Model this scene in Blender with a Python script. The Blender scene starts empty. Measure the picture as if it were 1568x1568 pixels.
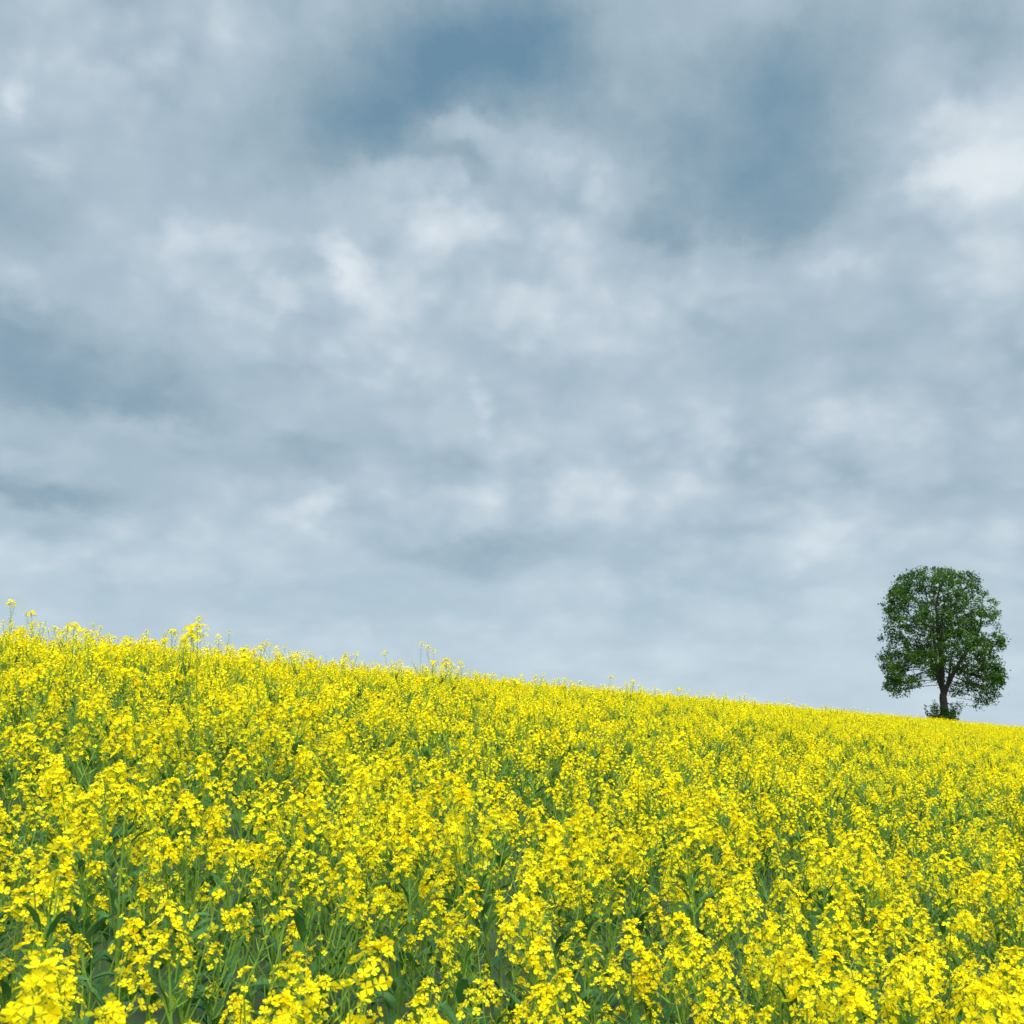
import bpy, math, random
import numpy as np
from mathutils import Vector, Matrix

random.seed(7); rng = np.random.default_rng(7)
scene = bpy.context.scene
scene.view_settings.view_transform = 'Standard'
scene.view_settings.look = 'None'
scene.view_settings.exposure = 0

# ------------------------------------------------------------------ terrain
H0 = 0.90; A = 0.0352; B = 0.0552; E0 = 0.0290; K = 0.0820
PLANT_H = 1.25
def canopy(x, y):
    x = np.asarray(x, float); y = np.asarray(y, float)
    w = A*y - B*x
    hi = 2.0*H0; lo = -0.35*H0
    wc = np.clip(w, lo, hi)
    d = wc*wc/H0 + (w-wc)*2*wc/H0
    z = -H0 + E0*y - K*x + 2*w - d
    z = z + 0.03*np.sin(x*0.9+1.3)*np.sin(y*0.7+.4)*np.clip(1-y/60,0,1)
    f = -30.0; s = 6.0
    return f + s*np.logaddexp(0, (z-f)/s)
def ground(x, y):
    return canopy(x, y) - PLANT_H

# ------------------------------------------------------------------ materials
def mat(name):
    m = bpy.data.materials.new(name); m.use_nodes = True
    nt = m.node_tree; nt.nodes.clear()
    return m, nt, nt.nodes, nt.links

def leafy(name, c1, c2, rough=0.5, trans=0.3, noise_scale=30, spec=0.3, matte=False):
    m, nt, N, L = mat(name)
    out = N.new('ShaderNodeOutputMaterial')
    tc = N.new('ShaderNodeTexCoord')
    no = N.new('ShaderNodeTexNoise'); no.inputs['Scale'].default_value = noise_scale
    no.inputs['Detail'].default_value = 0
    L.new(tc.outputs['Object'], no.inputs['Vector'])
    mr = N.new('ShaderNodeMapRange'); mr.inputs['From Min'].default_value = 0.30
    mr.inputs['From Max'].default_value = 0.70
    L.new(no.outputs['Fac'], mr.inputs['Value'])
    mx = N.new('ShaderNodeMix'); mx.data_type = 'RGBA'
    mx.inputs['A'].default_value = (*c1, 1); mx.inputs['B'].default_value = (*c2, 1)
    L.new(mr.outputs['Result'], mx.inputs['Factor'])
    if matte:
        pb = N.new('ShaderNodeBsdfDiffuse'); L.new(mx.outputs['Result'], pb.inputs['Color'])
    else:
        pb = N.new('ShaderNodeBsdfPrincipled')
        pb.inputs['Roughness'].default_value = rough
        pb.inputs['Specular IOR Level'].default_value = spec
        L.new(mx.outputs['Result'], pb.inputs['Base Color'])
    tr = N.new('ShaderNodeBsdfTranslucent')
    L.new(mx.outputs['Result'], tr.inputs['Color'])
    ms = N.new('ShaderNodeMixShader'); ms.inputs[0].default_value = trans
    L.new(pb.outputs[0], ms.inputs[1]); L.new(tr.outputs[0], ms.inputs[2])
    L.new(ms.outputs[0], out.inputs['Surface'])
    return m

M_PETAL = leafy('petal_yellow', (0.92,0.69,0.006), (0.92,0.775,0.016), trans=0.42, noise_scale=11, matte=True)
M_BUD   = leafy('bud_green_yellow', (0.38,0.44,0.03), (0.55,0.54,0.03), trans=0.2, matte=True)
M_STEM  = leafy('stem_green', (0.14,0.25,0.03), (0.24,0.35,0.045), trans=0.15, noise_scale=7, matte=True)
M_LEAF  = leafy('rapeseed_leaf', (0.032,0.115,0.028), (0.085,0.21,0.045), rough=0.5, trans=0.25, spec=0.3, noise_scale=9)
PLANT_MATS = [M_PETAL, M_BUD, M_STEM, M_LEAF]

# ------------------------------------------------------------------ mesh builder
class MB:
    def __init__(s): s.v=[]; s.f=[]; s.m=[]
    def face(s, pts, m):
        n=len(s.v); s.v.extend(pts); s.f.append(tuple(range(n,n+len(pts)))); s.m.append(m)
    def tube(s, p0, p1, r0, r1, m, k=3):
        d=(p1-p0)
        if d.length<1e-6: return
        d=d.normalized(); a=d.orthogonal().normalized(); b=d.cross(a)
        n=len(s.v)
        for p,r in((p0,r0),(p1,r1)):
            for i in range(k):
                t=2*math.pi*i/k
                s.v.append(p+a*(math.cos(t)*r)+b*(math.sin(t)*r))
        for i in range(k):
            j=(i+1)%k
            s.f.append((n+i,n+j,n+k+j,n+k+i)); s.m.append(m)
    def strip(s, p0, p1, r, m):
        d=(p1-p0); a=d.orthogonal().normalized()*r
        s.face([p0-a,p0+a,p1+a*.6,p1-a*.6],m)
    def mesh(s, name, mats):
        me=bpy.data.meshes.new(name)
        me.from_pydata([tuple(p) for p in s.v],[],s.f)
        for x in mats: me.materials.append(x)
        me.polygons.foreach_set('material_index', s.m)
        me.update(); return me

def rdir(tilt):
    a=random.uniform(0,2*math.pi)
    return Vector((math.cos(a)*math.sin(tilt), math.sin(a)*math.sin(tilt), math.cos(tilt)))

def flower(mb, c, nrm, size, lod):
    nrm=nrm.normalized(); a=nrm.orthogonal().normalized(); b=nrm.cross(a)
    ph=random.uniform(0,math.pi/2)
    if lod:
        r=a*math.cos(ph)+b*math.sin(ph); q=nrm.cross(r); s=size*.85
        mb.face([c-r*s,c-q*s,c+r*s,c+q*s],0); return
    cup=random.uniform(0.0,0.6)
    for i in range(4):
        t=ph+i*math.pi/2+random.uniform(-.15,.15)
        r=a*math.cos(t)+b*math.sin(t); q=nrm.cross(r)
        L=size*random.uniform(.85,1.1); W=L*.46
        up=nrm*(L*cup)
        mb.face([c, c+r*L*.72-q*W+up*.6, c+r*L*1.03+up*.85, c+r*L*.72+q*W+up*.6],0)

def raceme(mb, p, d, s=1.0, n=26, podlen=.14, fsize=.0116, lod=0, flat=1.0):
    d=d.normalized(); a=d.orthogonal().normalized(); b=d.cross(a)
    H=random.uniform(.04,.08)*s*flat
    ga=random.uniform(0,6.28)
    for i in range(n):
        t=i/(n-1)
        ga+=2.4+random.uniform(-.4,.4)
        rad=a*math.cos(ga)+b*math.sin(ga)
        ln=(.029*(1-t)**.5+.008)*s*random.uniform(.7,1.25)
        el=.15+1.0*t
        o=rad*math.cos(el)+d*math.sin(el)
        base=p+d*(H*t)
        c=base+o*ln
        if not lod: mb.strip(base,c,.0010,2)
        flower(mb,c,(o*1.0+Vector((0,0,.35))+Vector((random.uniform(-.5,.5),random.uniform(-.5,.5),random.uniform(-.3,.3)))),fsize*s*random.uniform(.75,1.15),lod)
    if not lod:
        for i in range(6):
            o=rdir(random.uniform(0,1.1)); o=(o+d*.6).normalized()
            c=p+d*(H+.002)+o*.011*s
            mb.tube(c-o*.008,c+o*.003,.0028,.0012,1,3)
    else:
        mb.tube(p+d*H,p+d*(H+.012),.006,.004,1,3)
    mb.tube(p,p+d*(H+.005),.0018,.001,2)
    k=int(podlen/(.026 if lod else .014))
    for i in range(k):
        ga+=2.4
        rad=a*math.cos(ga)+b*math.sin(ga)
        base=p-d*(podlen*i/k)
        o=(rad+d*random.uniform(.5,.9)).normalized()
        ln=(.012+.034*(i/k))*random.uniform(.8,1.1)
        m1=base+o*.016
        e1=m1+(o+d*.35).normalized()*ln
        if lod: mb.strip(base,e1,.0016,2)
        else:
            mb.strip(base,m1,.0009,2); mb.strip(m1,e1,.0018,2)

def leaf(mb, p, d, L, W, seg=4):
    d=Vector((d.x,d.y,max(d.z,.1))).normalized()
    side=d.cross(Vector((0,0,1))).normalized()
    pts=[]; pos=p.copy(); dd=d.copy()
    prof=[.15,.85,1.0,.6,.0] if seg==4 else [.3,1.0,0.0]
    roll=random.uniform(-.4,.4)
    for i in range(seg+1):
        u=side.cross(dd).normalized()
        w=prof[i]*W*random.uniform(.8,1.15)
        s2=(side*math.cos(roll)+u*math.sin(roll))
        lift=u*(w*.4)
        pts.append((pos-s2*w+lift,pos.copy(),pos+s2*w+lift))
        pos=pos+dd*(L/seg)
        dd=(dd+Vector((0,0,-1.2/seg))).normalized()
        roll+=random.uniform(-.15,.15)
    for i in range(seg):
        a,b=pts[i],pts[i+1]
        mb.face([a[0],a[1],b[1],b[0]],3); mb.face([a[1],a[2],b[2],b[1]],3)

def branch(mb, p, d, length, r, n=4, up=.22):
    for i in range(n):
        q=p+d*(length/n)
        mb.tube(p,q,r*(1-i*.13),r*(1-(i+1)*.13),2,3)
        p=q
        d=(d+Vector((0,0,up))+Vector((random.uniform(-.07,.07),random.uniform(-.07,.07),0))).normalized()
    return p,d

def make_plant(kind,lod=0):
    mb=MB()
    if kind=='tall':
        h=random.uniform(1.5,1.85); lean=rdir(random.uniform(.02,.18))
        p=Vector((0,0,0))
        p1,d1=branch(mb,p,lean,h,.0075,6,.05)
        raceme(mb,p1,d1,random.uniform(1.25,1.65),n=random.randint(16,24),podlen=.30,flat=.45)
        for t in (.7,.82,.9):
            if random.random()<.28:
                q=p.lerp(p1,t)
                q2,d2=branch(mb,q,rdir(.5),random.uniform(.12,.26),.003)
                raceme(mb,q2,d2,.95,n=12,podlen=.14,flat=.6)
        for i in range(4):
            leaf(mb,p.lerp(p1,random.uniform(.2,.7)),rdir(1.0),random.uniform(.08,.14),.012)
        return mb
    seg=2 if lod else 4
    h=random.uniform(1.02,1.26) if kind=='full' else random.uniform(.74,1.0)
    p=Vector((0,0,0)); pts=[p.copy()]; d=rdir(random.uniform(0,.14)); n=5
    for i in range(n):
        q=p+d*(h/n); mb.tube(p,q,.0065*(1-i*.12),.0065*(1-(i+1)*.12),2,3); p=q; pts.append(p.copy())
        d=(d+Vector((random.uniform(-.07,.07),random.uniform(-.07,.07),.05))).normalized()
    raceme(mb,p,d,random.uniform(1.05,1.4),n=26,podlen=.14,lod=lod)
    nb=random.randint(6,9) if kind=='full' else random.randint(4,6)
    ang=random.uniform(0,6.28)
    for i in range(nb):
        ang+=2.4
        t=random.uniform(.4,.9)
        k=min(int(t*n),n-1); q=pts[k].lerp(pts[k+1],t*n-k)
        tl=random.uniform(.3,.75)
        bd=Vector((math.cos(ang)*math.sin(tl),math.sin(ang)*math.sin(tl),math.cos(tl)))
        target=h*random.uniform(.70,1.05)
        L=max(.12,(target-q.z)*1.12)
        q2,d2=branch(mb,q,bd,L,.0034,2 if lod else 4)
        raceme(mb,q2,d2,random.uniform(.55,1.25),n=random.randint(6,22),podlen=random.uniform(.07,.20),lod=lod)
        leaf(mb,q.lerp(q2,.3),bd,random.uniform(.06,.13),.011,seg)
    nl=(8 if kind=='full' else 13) - (3 if lod else 0)
    for i in range(nl):
        t=random.uniform(.25,.88)
        k=min(int(t*n),n-1); q=pts[k].lerp(pts[k+1],t*n-k)
        L=random.uniform(.12,.22)*(1.2-t*.7)
        leaf(mb,q,rdir(random.uniform(.4,1.2)),L,L*random.uniform(.09,.19),seg)
    return mb

col=bpy.data.collections.new('rapeseed_plants')
kinds=[('full',0)]*14+[('short',0)]*5+[('tall',0)]*12+[('full',1)]*8+[('short',1)]*2
for i,(kd,ld) in enumerate(kinds):
    me=make_plant(kd,ld).mesh('rapeseed_plant_mesh',PLANT_MATS)
    ob=bpy.data.objects.new('rapeseed_plant_%02d'%i,me); col.objects.link(ob)

pcol=bpy.data.collections.new('rapeseed_patches')
for i in range(6):
    mb=MB()
    for k in range(170):
        x=random.uniform(-.75,.75); y=random.uniform(-.75,.75)
        z=PLANT_H-.08+random.gauss(0,.085) + (.15 if random.random()<.02 else 0)
        c=Vector((x,y,z))
        mb.strip(Vector((x+random.uniform(-.05,.05),y,z-.35)),c,.006,2)
        for j in range(7):
            o=Vector((random.gauss(0,.022),random.gauss(0,.022),random.gauss(0,.024)))
            nrm=(o.normalized()+Vector((0,0,.4))).normalized()
            a=nrm.orthogonal().normalized(); b=nrm.cross(a); s=random.uniform(.012,.018)
            t=random.uniform(0,3); a2=a*math.cos(t)+b*math.sin(t); b2=nrm.cross(a2)
            mb.face([c+o-a2*s,c+o-b2*s,c+o+a2*s,c+o+b2*s],0)
    for k in range(110):
        p=Vector((random.uniform(-.7,.7),random.uniform(-.7,.7),random.uniform(.75,1.08)))
        leaf(mb,p,rdir(random.uniform(.3,1.2)),random.uniform(.12,.2),.022,2)
    ob=bpy.data.objects.new('rapeseed_patch_%02d'%i,mb.mesh('rapeseed_patch_mesh',PLANT_MATS)); pcol.objects.link(ob)

# ------------------------------------------------------------------ scattering
def instancer(name, P, R, S, I, coll, realize=False):
    me=bpy.data.meshes.new(name+'_points'); me.vertices.add(len(P))
    me.vertices.foreach_set('co', np.asarray(P,np.float32).ravel())
    a=me.attributes.new('rot','FLOAT_VECTOR','POINT'); a.data.foreach_set('vector',np.asarray(R,np.float32).ravel())
    a=me.attributes.new('scl','FLOAT','POINT'); a.data.foreach_set('value',np.asarray(S,np.float32))
    a=me.attributes.new('idx','INT','POINT'); a.data.foreach_set('value',np.asarray(I,np.int32))
    ob=bpy.data.objects.new(name,me); scene.collection.objects.link(ob)
    ng=bpy.data.node_groups.new(name+'_scatter','GeometryNodeTree')
    ng.interface.new_socket('Geometry',in_out='INPUT',socket_type='NodeSocketGeometry')
    ng.interface.new_socket('Geometry',in_out='OUTPUT',socket_type='NodeSocketGeometry')
    N=ng.nodes; L=ng.links
    gi=N.new('NodeGroupInput'); go=N.new('NodeGroupOutput')
    ci=N.new('GeometryNodeCollectionInfo'); ci.inputs['Collection'].default_value=coll
    ci.inputs['Separate Children'].default_value=True; ci.inputs['Reset Children'].default_value=True
    ip=N.new('GeometryNodeInstanceOnPoints'); ip.inputs['Pick Instance'].default_value=True
    def na(nm,t):
        n=N.new('GeometryNodeInputNamedAttribute'); n.data_type=t; n.inputs['Name'].default_value=nm; return n.outputs['Attribute']
    L.new(gi.outputs[0],ip.inputs['Points']); L.new(ci.outputs[0],ip.inputs['Instance'])
    L.new(na('idx','INT'),ip.inputs['Instance Index'])
    L.new(na('rot','FLOAT_VECTOR'),ip.inputs['Rotation'])
    L.new(na('scl','FLOAT'),ip.inputs['Scale'])
    o=ip.outputs[0]
    if realize:
        rz=N.new('GeometryNodeRealizeInstances'); L.new(o,rz.inputs[0]); o=rz.outputs[0]
        for nm in ('rot','scl','idx'):
            ra=N.new('GeometryNodeRemoveAttribute'); ra.inputs['Name'].default_value=nm
            L.new(o,ra.inputs[0]); o=ra.outputs[0]
    L.new(o,go.inputs[0])
    md=ob.modifiers.new('scatter','NODES'); md.node_group=ng
    return ob

def vnoise(x,y,s,seed):
    r=np.random.default_rng(seed); T=r.random((256,256))
    xx=x/s+100; yy=y/s+100; i=np.floor(xx).astype(int); j=np.floor(yy).astype(int)
    fx=xx-i; fy=yy-j; fx=fx*fx*(3-2*fx); fy=fy*fy*(3-2*fy)
    g=lambda a,b:T[a%256,b%256]
    return (g(i,j)*(1-fx)+g(i+1,j)*fx)*(1-fy)+(g(i,j+1)*(1-fx)+g(i+1,j+1)*fx)*fy

YN=22.0
sp=0.247
gx,gy=np.meshgrid(np.arange(-24,24,sp),np.arange(-1.0,YN,sp))
gx=gx.ravel()+rng.uniform(-.5,.5,gx.size)*sp; gy=gy.ravel()+rng.uniform(-.5,.5,gy.size)*sp
keep=(np.abs(gx)<gy*.58+2.2)&(gx*gx+gy*gy>1.45**2)&(A*gy-B*gx<1.45*H0)
gx=gx[keep]; gy=gy[keep]
n1=vnoise(gx,gy,.9,1); n2=vnoise(gx,gy,.4,2); dens=.6*n1+.4*n2
thin=(dens<.38)
keep=~(thin&(rng.random(gx.size)<.45)); gx=gx[keep]; gy=gy[keep]; dens=dens[keep]
n=gx.size
LD=gy>7
idx=np.where(LD,rng.integers(31,39,n),rng.integers(0,14,n))
sh=(dens<.44)&(rng.random(n)<.65); idx[sh]=np.where(LD[sh],rng.integers(39,41,sh.sum()),rng.integers(14,19,sh.sum()))
ta=(rng.random(n)<.050*np.clip(1-(gx/gy+.05)/.25,.12,1))&(gy>2.8); idx[ta]=rng.integers(19,31,ta.sum())
scl=rng.normal(1.0,.065,n)+ (dens-.5)*.20 + .05*np.clip(2.6-gy,0,1)*(dens>.48)
scl[ta]=rng.uniform(.76,1.03,ta.sum())
rot=np.stack([rng.normal(0,.06,n),rng.normal(0,.06,n),rng.uniform(0,6.28,n)],1)
P=np.stack([gx,gy,ground(gx,gy)],1)
field=instancer('rapeseed_field',P,rot,scl,idx,col,True)
sp=1.35
gx,gy=np.meshgrid(np.arange(-90,150,sp),np.arange(0,170,sp))
gx=gx.ravel()+rng.uniform(-.15,.15,gx.size)*sp; gy=gy.ravel()+rng.uniform(-.15,.15,gy.size)*sp
keep=((gy>YN-.3)|(np.abs(gx)>gy*.58+2.6))&(A*gy-B*gx<2.2*H0)&(A*gy-B*gx>-2.0)
gx=gx[keep]; gy=gy[keep]; n=gx.size
P=np.stack([gx,gy,ground(gx,gy)],1)
rot=np.stack([rng.normal(0,.02,n),rng.normal(0,.02,n),rng.integers(0,4,n)*math.pi/2+rng.normal(0,.1,n)],1)
far=instancer('rapeseed_crop_far',P,rot,rng.normal(1.0,.03,n),rng.integers(0,6,n),pcol)
far.parent=field

# ------------------------------------------------------------------ ground sheet
def axis(lim):
    a=[0.0]; s=.5
    while a[-1]<lim: a.append(a[-1]+s); s*=1.06
    return np.array(a)
ax=axis(4000); xs=np.concatenate([-ax[:0:-1],ax]); ys=xs.copy()
X,Y=np.meshgrid(xs,ys); Z=ground(X,Y)
w_=len(xs)
me=bpy.data.meshes.new('ground'); V=np.stack([X.ravel(),Y.ravel(),Z.ravel()],1)
q=[(j*w_+i,j*w_+i+1,(j+1)*w_+i+1,(j+1)*w_+i) for j in range(w_-1) for i in range(w_-1)]
me.from_pydata(V.tolist(),[],q)
for p in me.polygons: p.use_smooth=True
g=bpy.data.objects.new('ground',me); scene.collection.objects.link(g)
m,nt,N,L=mat('field_soil')
out=N.new('ShaderNodeOutputMaterial'); pb=N.new('ShaderNodeBsdfPrincipled'); pb.inputs['Roughness'].default_value=.95
tc=N.new('ShaderNodeTexCoord'); no=N.new('ShaderNodeTexNoise'); no.inputs['Scale'].default_value=6; no.inputs['Detail'].default_value=5
L.new(tc.outputs['Object'],no.inputs['Vector'])
cr=N.new('ShaderNodeValToRGB'); cr.color_ramp.elements[0].position=.35; cr.color_ramp.elements[0].color=(.02,.035,.010,1)
cr.color_ramp.elements[1].position=.65; cr.color_ramp.elements[1].color=(.045,.085,.02,1)
L.new(no.outputs['Fac'],cr.inputs[0]); L.new(cr.outputs[0],pb.inputs['Base Color'])
L.new(pb.outputs[0],out.inputs['Surface']); me.materials.append(m)

# ------------------------------------------------------------------ tree (lime tree)
D=95.0
UX=.391; tx=UX*D; ty=D
tb=float(ground(tx,ty)); BZ=PLANT_H+0.45
rs=np.random.default_rng(21)
hz=np.array([0.6,1.2,2.1,3.2,5.5,8.3,10.6,11.7,12.4,12.9,13.1]); hw=np.array([3.3,3.7,4.2,4.6,4.85,4.8,4.2,3.6,2.9,1.9,0.5])
T3=rs.random((24,24,24))
def n3(p,s):
    q=np.array([p[0]/s+50,p[1]/s+50,p[2]/s+50]); i=np.floor(q).astype(int); f=q-i; f=f*f*(3-2*f); r=0
    for a in (0,1):
        for b in (0,1):
            for c in (0,1):
                r+=T3[(i[0]+a)%24,(i[1]+b)%24,(i[2]+c)%24]*(f[0] if a else 1-f[0])*(f[1] if b else 1-f[1])*(f[2] if c else 1-f[2])
    return r
def inside(p):
    z=p[2]-BZ
    if z<.6 or z>13.2: return False
    w=np.interp(z,hz,hw)
    r=math.hypot(p[0],p[1])
    w*=.88+.27*n3(p+7,1.4)
    if r>w: return False
    zl = 2.0 if p[0]<0 else 0.9
    zmin = zl + 3.1*max(0,1-abs(p[0])/2.2) + 1.2*max(0,abs(p[1])/4-.3) + 1.0*(n3(p,1.1)-.4)
    if p[0]<0 and abs(abs(p[0])-2.2)<.5: zmin+=.6
    return z>zmin
pts=[]
while len(pts)<2500:
    p=np.array([rs.uniform(-5.6,5.6),rs.uniform(-5.6,5.6),rs.uniform(BZ,BZ+13.3)])
    if not inside(p): continue
    w=np.interp(p[2]-BZ,hz,hw); r=math.hypot(p[0],p[1])/w
    if n3(p,1.15)<.44: continue
    if rs.random()< .12+.88*r*r: pts.append(p)
att=np.array(pts)
nodes=[np.array([0,0,0.])]; par=[-1]
for z in np.arange(.4,BZ+2.8,.4):
    nodes.append(np.array([.06*math.sin(z*1.3),.05*math.cos(z),z])); par.append(len(nodes)-2)
top=len(nodes)-1
for k in range(8):
    a=k*2.399+.4; tilt=.14+.12*(k%3)
    prev=top-(k%3); p=nodes[prev].copy(); d=np.array([math.cos(a)*math.sin(tilt),math.sin(a)*math.sin(tilt),math.cos(tilt)])
    for s in range(10+(k%2)*5):
        p=p+d*.42; d=d+np.array([rs.normal(0,.06),rs.normal(0,.06),.03]); d/=np.linalg.norm(d)
        nodes.append(p.copy()); par.append(prev); prev=len(nodes)-1
step=.36; kill=.5
alive=np.ones(len(att),bool)
for it in range(70):
    NA=np.array(nodes); aa=att[alive]
    if len(aa)==0: break
    d2=((aa[:,None,:]-NA[None])**2).sum(2); near=d2.argmin(1)
    acc={}
    for i,nn in enumerate(near):
        v=aa[i]-NA[nn]; v=v/(np.linalg.norm(v)+1e-9)
        acc[nn]=acc.get(nn,0)+v
    for nn,v in acc.items():
        l=np.linalg.norm(v)
        if l<1e-3: continue
        v=v/l+rs.normal(0,.12,3)+np.array([0,0,.04]); v/=np.linalg.norm(v)
        nodes.append(NA[nn]+v*step); par.append(nn)
    NA=np.array(nodes)
    idxs=np.where(alive)[0]
    d2=((att[idxs][:,None,:]-NA[None,-len(acc):])**2).sum(2).min(1)
    alive[idxs[d2<kill**2]]=False
NA=np.array(nodes); nn=len(NA)
child=np.zeros(nn,int); r2=np.zeros(nn)
for i in range(nn-1,0,-1):
    if child[i]==0: r2[i]=.014**2.3
    r2[par[i]]+=r2[i]; child[par[i]]+=1
rad=r2**(1/2.3); sc=.38/rad[0]; rad=np.maximum(rad*min(sc,1.6),.012)
mb=MB()
for i in range(1,nn):
    p0=Vector(NA[par[i]]); p1=Vector(NA[i]); r0=rad[par[i]]; r1=rad[i]
    if child[par[i]]>1 and r1<r0*.8: r0=r1*1.25
    mb.tube(p0,p1,r0,r1,0,8 if r1>.08 else 4)
mb.tube(Vector((0,0,-.2)),Vector((0,0,.5)),.62,rad[1],0,10)
m,nt,N,L=mat('tree_bark')
out=N.new('ShaderNodeOutputMaterial'); pb=N.new('ShaderNodeBsdfPrincipled'); pb.inputs['Roughness'].default_value=.9
tc=N.new('ShaderNodeTexCoord'); mp=N.new('ShaderNodeMapping'); mp.inputs['Scale'].default_value=(6,6,1.2)
no=N.new('ShaderNodeTexNoise'); no.inputs['Scale'].default_value=2.5; no.inputs['Detail'].default_value=6
L.new(tc.outputs['Object'],mp.inputs[0]); L.new(mp.outputs[0],no.inputs['Vector'])
cr=N.new('ShaderNodeValToRGB'); cr.color_ramp.elements[0].position=.35; cr.color_ramp.elements[0].color=(.015,.013,.010,1)
cr.color_ramp.elements[1].position=.7; cr.color_ramp.elements[1].color=(.05,.044,.033,1)
L.new(no.outputs['Fac'],cr.inputs[0]); L.new(cr.outputs[0],pb.inputs['Base Color'])
bp=N.new('ShaderNodeBump'); L.new(no.outputs['Fac'],bp.inputs['Height']); L.new(bp.outputs[0],pb.inputs['Normal'])
L.new(pb.outputs[0],out.inputs['Surface'])
M_BARK=m
M_TLEAF=leafy('tree_leaves',(.026,.072,.010),(.092,.168,.022),trans=.3,noise_scale=1.1,matte=True)
tree=bpy.data.objects.new('lime_tree',None); scene.collection.objects.link(tree); tree.location=(tx-.3,ty,tb-.1)
wood=bpy.data.objects.new('trunk_and_limbs',mb.mesh('tree_wood',[M_BARK])); scene.collection.objects.link(wood); wood.parent=tree

def leaf_cloud(name,C,size,mats,r):
    n=len(C)
    nrm=r.normal(0,1,(n,3))+np.array([0,0,.6]); nrm/=np.linalg.norm(nrm,axis=1)[:,None]
    t=r.normal(0,1,(n,3)); a=np.cross(nrm,t); a/=np.linalg.norm(a,axis=1)[:,None]; b=np.cross(nrm,a)
    s=(size*r.uniform(.6,1.25,n))[:,None]
    V=np.stack([C-a*s,C-b*s*.7,C+a*s,C+b*s*.7],1).reshape(-1,3)
    me=bpy.data.meshes.new(name)
    me.from_pydata(V.tolist(),[],np.arange(4*n).reshape(-1,4).tolist())
    for x in mats: me.materials.append(x)
    ob=bpy.data.objects.new(name,me); scene.collection.objects.link(ob); return ob
C=[]
for p in att:
    k=rs.integers(6,29) if rs.random()<.88 else 0
    C.append(p+rs.normal(0,.17,(k,3))*np.array([1,1,.8]))
for i in np.where(child==0)[0]:
    if NA[i][2]>BZ+.6: C.append(NA[i]+rs.normal(0,.16,(rs.integers(3,12),3)))
C=np.concatenate(C)
lv=leaf_cloud('crown_leaves',C,.092,[M_TLEAF],rs); lv.parent=tree

mb=MB(); C=[]
for k in range(60):
    a=rs.uniform(0,6.28); tl=rs.uniform(.0,.33); Ls=rs.uniform(1.9,3.3)
    p=Vector((math.cos(a)*.5,math.sin(a)*.5,0)); d=Vector((math.cos(a)*math.sin(tl),math.sin(a)*math.sin(tl),math.cos(tl)))
    p1=p+d*Ls; mb.tube(p,p1,.02,.006,0,4)
    for s in range(80):
        t=rs.uniform(.2,1)**.8; q=p.lerp(p1,t); C.append(np.array(q)+rs.normal(0,.10,3))
sh=bpy.data.objects.new('shrub',None); scene.collection.objects.link(sh); sh.location=(tx-.55,ty-.3,tb)
o=bpy.data.objects.new('shoots',mb.mesh('shoots',[M_BARK])); scene.collection.objects.link(o); o.parent=sh
o=leaf_cloud('shrub_leaves',np.array(C),.08,[M_TLEAF],rs); o.parent=sh

# ------------------------------------------------------------------ camera
TH=math.atan(.19)
cam=bpy.data.cameras.new('camera'); co=bpy.data.objects.new('camera',cam); scene.collection.objects.link(co)
cam.sensor_width=36; cam.lens=36/.933
co.location=(0,0,0); co.rotation_euler=(math.pi/2+TH,0,0)
cam.clip_start=.05; cam.clip_end=10000
cam.dof.use_dof=True; cam.dof.focus_distance=5.5; cam.dof.aperture_fstop=9
scene.camera=co

# ------------------------------------------------------------------ light
SE=math.radians(52); SA=math.radians(165)
sun=bpy.data.lights.new('sun','SUN'); sun.energy=1.5; sun.angle=math.radians(16); sun.color=(1,.96,.90)
so=bpy.data.objects.new('sun',sun); scene.collection.objects.link(so)
sd=Vector((math.sin(SA)*math.cos(SE),math.cos(SA)*math.cos(SE),math.sin(SE)))
so.rotation_euler=sd.to_track_quat('Z','Y').to_euler(); so.location=(0,-10,30)

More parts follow.
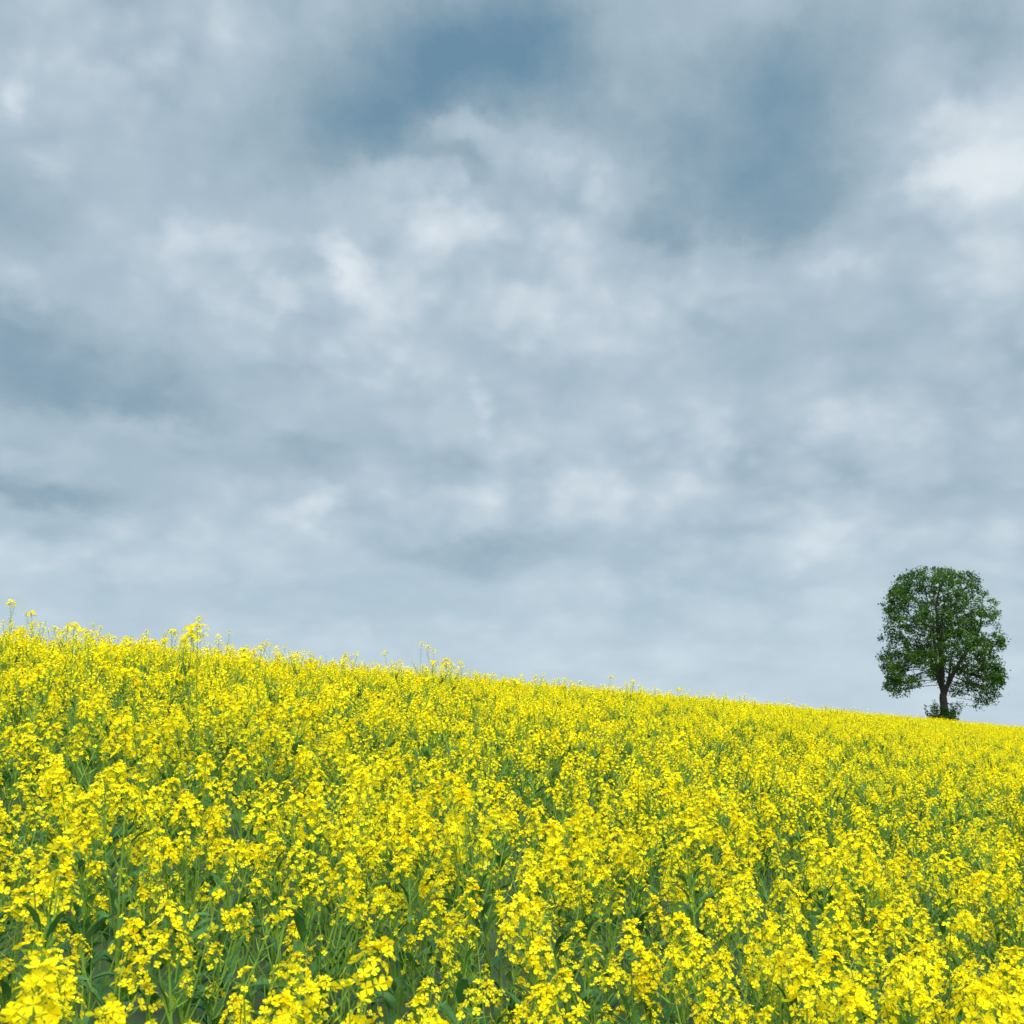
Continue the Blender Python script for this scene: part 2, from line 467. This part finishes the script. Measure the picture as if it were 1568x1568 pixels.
# ------------------------------------------------------------------ sky
def px2ae(px,py):
    x=(px/1568-.5)*.933; v=(.5-py/1568)*.933
    d=Vector((x, math.cos(TH)-v*math.sin(TH), math.sin(TH)+v*math.cos(TH))).normalized()
    return math.atan2(d.x,d.y), math.asin(d.z)
blobs=[
(700,40,170,95,-.62,0),(590,170,160,60,-.46,15),(860,70,110,90,-.30,0),(1180,300,150,75,-.56,0),(1100,180,200,90,-.36,0),(1290,70,140,90,-.36,0),
(1535,60,90,60,-.44,-20),(60,600,200,60,-.46,0),(0,490,150,50,-.34,0),(30,755,160,32,-.50,0),(690,840,140,42,-.50,0),
(450,700,150,42,-.38,0),(250,240,270,70,-.24,0),(430,110,120,70,-.22,20),(700,260,110,30,-.34,-15),(40,330,130,60,-.26,0),(990,360,80,55,-.28,-30),
(740,540,150,28,-.28,-15),(1370,490,150,55,-.24,0),(410,910,150,22,-.28,0),(1000,590,180,35,-.10,0),(1420,790,120,18,-.24,-4),(1150,880,240,14,-.20,-5),
(1180,985,120,18,-.18,0),(720,930,140,20,-.20,0),(20,900,90,25,-.16,0),(250,570,120,50,-.18,0),(1200,560,120,50,-.14,0),(950,980,250,16,-.10,0),
(190,80,110,65,.20,20),(740,340,150,40,.34,8),(640,300,50,32,.24,-25),(560,435,60,34,.34,-40),(520,400,28,22,.30,-30),(700,205,45,22,.32,0),
(860,250,75,26,.30,-10),(950,290,35,28,.26,0),(420,470,40,28,.26,0),(490,350,26,22,.26,0),(735,630,24,36,.30,15),(1455,265,70,26,.32,0),
(1500,185,80,75,.22,0),(1440,140,40,40,.20,-30),(1545,340,130,160,.26,0),(1270,410,40,18,.26,0),(490,765,55,26,.28,0),(1100,425,90,32,.24,0),(1340,650,110,38,.24,0),
(1130,690,60,26,.22,0),(700,750,280,50,.12,0),(650,480,260,80,.16,0),(75,225,40,24,.24,0),(15,140,20,20,.22,0),(200,855,230,44,.18,0),(1400,930,280,80,.10,0),
(880,460,140,55,.16,0),(1000,770,200,44,.12,0),(20,420,40,20,.22,0),(280,670,120,20,.22,0),(290,375,70,28,.20,0),(1000,900,240,18,.10,0),(600,965,250,22,.10,0),(1220,810,60,22,.14,0),
]
w=bpy.data.worlds.new('World'); scene.world=w; w.use_nodes=True; nt=w.node_tree; N=nt.nodes; L=nt.links; N.clear()
w.cycles.sampling_method='NONE'
out=N.new('ShaderNodeOutputWorld')
sky=N.new('ShaderNodeTexSky'); sky.sky_type='NISHITA'; sky.sun_disc=False; sky.sun_elevation=SE; sky.sun_rotation=SA
bg1=N.new('ShaderNodeBackground'); bg1.inputs['Strength'].default_value=.1; L.new(sky.outputs[0],bg1.inputs[0])
tc=N.new('ShaderNodeTexCoord'); sep=N.new('ShaderNodeSeparateXYZ'); L.new(tc.outputs['Generated'],sep.inputs[0])
def M(op,a,b=None,c=None,clamp=False):
    n=N.new('ShaderNodeMath'); n.operation=op; n.use_clamp=clamp
    for i,v in enumerate((a,b,c)):
        if v is None: continue
        if isinstance(v,(int,float)): n.inputs[i].default_value=v
        else: L.new(v,n.inputs[i])
    return n.outputs[0]
def MR(v,a,b,c,d,smooth=True):
    n=N.new('ShaderNodeMapRange')
    if smooth: n.interpolation_type='SMOOTHSTEP'
    n.inputs['From Min'].default_value=a; n.inputs['From Max'].default_value=b; n.inputs['To Min'].default_value=c; n.inputs['To Max'].default_value=d
    L.new(v,n.inputs['Value']); return n.outputs[0]
az=M('ARCTAN2',sep.outputs[0],sep.outputs[1]); el=M('ARCSINE',sep.outputs[2])
cmb=N.new('ShaderNodeCombineXYZ'); L.new(az,cmb.inputs[0]); L.new(el,cmb.inputs[1])
elc=M('POWER',M('MAXIMUM',el,0.001),.78)
cs=N.new('ShaderNodeCombineXYZ'); L.new(az,cs.inputs[0]); L.new(M('MULTIPLY',elc,1.35),cs.inputs[1])
zz=M('ADD',M('MAXIMUM',sep.outputs[2],0.0),.22)
pc=N.new('ShaderNodeCombineXYZ'); L.new(M('DIVIDE',sep.outputs[0],zz),pc.inputs[0]); L.new(M('DIVIDE',sep.outputs[1],zz),pc.inputs[1])
def noise(vec,scale,detail,rough=.55,off=0):
    mp=N.new('ShaderNodeMapping'); mp.inputs['Location'].default_value=(off,off*1.7,off*.6); L.new(vec,mp.inputs[0])
    n=N.new('ShaderNodeTexNoise'); n.inputs['Scale'].default_value=scale; n.inputs['Detail'].default_value=detail; n.inputs['Roughness'].default_value=rough
    L.new(mp.outputs[0],n.inputs['Vector']); return n
def VM(op,a,b,c=None):
    n=N.new('ShaderNodeVectorMath'); n.operation=op
    for i,v in enumerate((a,b,c)):
        if v is None: continue
        if isinstance(v,tuple): n.inputs[i].default_value=v
        else: L.new(v,n.inputs[i])
    return n.outputs['Value'] if op=='DOT_PRODUCT' else n.outputs['Vector']
def lin(c): return tuple(((x/255)/12.92 if x/255<=.04045 else ((x/255+.055)/1.055)**2.4) for x in c)+(1,)
zb=MR(sep.outputs[2],.60,.92,1.06,3.9)  # zenith above the frame boosted to throw more light on the crop
sg=MR(VM('DOT_PRODUCT',tc.outputs['Generated'],tuple(sd)),.45,1.0,0,4.1)  # added unseen glow around the sun, behind the camera, to brighten the flowers
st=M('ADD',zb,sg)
def cloud_bg(val,strength):
    cr=N.new('ShaderNodeValToRGB'); e=cr.color_ramp.elements
    v=M('MULTIPLY',val,1/1.4)
    e[0].position=0; e[0].color=lin((105,141,164)); e[1].position=1; e[1].color=lin((236,241,244))
    for p,c in ((.25,(139,164,180)),(.5,(171,190,203)),(.72,(194,208,218)),(.98,(216,226,233))):
        k=e.new(p/1.4); k.color=lin(c)
    L.new(v,cr.inputs[0])
    h=MR(sep.outputs[2],0.0,.19,.62,0,False)
    mh=N.new('ShaderNodeMix'); mh.data_type='RGBA'; L.new(h,mh.inputs['Factor']); L.new(cr.outputs[0],mh.inputs['A']); mh.inputs['B'].default_value=lin((200,220,232))
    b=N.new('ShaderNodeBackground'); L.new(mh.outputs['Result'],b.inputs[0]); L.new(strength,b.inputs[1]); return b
wn1=noise(cs.outputs[0],4,2,.5,3.1); wn2=noise(cs.outputs[0],14,6,.58,9.2)
w1=VM('MULTIPLY_ADD',VM('SUBTRACT',wn1.outputs['Color'],(.5,.5,.5)),(.03,.02,0),cmb.outputs[0])
w2=VM('MULTIPLY_ADD',VM('SUBTRACT',wn2.outputs['Color'],(.5,.5,.5)),(.090,.072,0),w1)
w3=VM('MULTIPLY_ADD',VM('SUBTRACT',wn2.outputs['Color'],(.5,.5,.5)),(.030,.028,0),cs.outputs[0])
fb=noise(cs.outputs[0],4.5,3,.5,5.5); fs=noise(w3,11,7,.55,1.5)
vo=N.new('ShaderNodeTexVoronoi'); vo.feature='SMOOTH_F1'; vo.inputs['Scale'].default_value=16; vo.inputs['Smoothness'].default_value=1.0; vo.inputs['Detail'].default_value=2.0; vo.inputs['Roughness'].default_value=.55
L.new(w3,vo.inputs['Vector'])
val=M('MULTIPLY_ADD',M('SUBTRACT',fb.outputs['Fac'],.5),.26,.675)
val=M('MULTIPLY_ADD',M('SUBTRACT',fs.outputs['Fac'],.5),.46,val)
for (px,py,rx,ry,amp,ang) in blobs:
    a0,e0=px2ae(px,py); sx=1/(rx*.00060*1.15); sy=1/(ry*.00060*1.15)
    s=VM('SUBTRACT',w2,(a0,e0,0))
    if ang:
        r=N.new('ShaderNodeVectorRotate'); r.rotation_type='Z_AXIS'; r.inputs['Angle'].default_value=math.radians(-ang); L.new(s,r.inputs['Vector']); s=r.outputs[0]
    s=VM('MULTIPLY',s,(sx,sy,0)); dd=VM('DOT_PRODUCT',s,s)
    val=M('MULTIPLY_ADD',M('EXPONENT',M('MULTIPLY',dd,-1.0)),amp*(.84 if amp<0 else 1.0),val)
val=M('MULTIPLY_ADD',M('MULTIPLY',M('SUBTRACT',.40,vo.outputs['Distance']),MR(val,.42,.85,.12,1)),.50,val)
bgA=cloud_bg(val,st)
fc=noise(pc.outputs[0],2.0,3,.5,5.5)
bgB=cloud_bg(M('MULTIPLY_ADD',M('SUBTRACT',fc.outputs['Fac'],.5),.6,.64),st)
north=M('MULTIPLY',MR(sep.outputs[1],.55,.70,0,1),MR(sep.outputs[2],.66,.60,0,1),clamp=True)
north=M('MULTIPLY',north,MR(sep.outputs[2],-.03,-.01,0,1),clamp=True)
mAB=N.new('ShaderNodeMixShader'); L.new(north,mAB.inputs[0]); L.new(bgB.outputs[0],mAB.inputs[1]); L.new(bgA.outputs[0],mAB.inputs[2])
mx=N.new('ShaderNodeMixShader'); mx.inputs[0].default_value=.93; L.new(bg1.outputs[0],mx.inputs[1]); L.new(mAB.outputs[0],mx.inputs[2])
L.new(mx.outputs[0],out.inputs['Surface'])
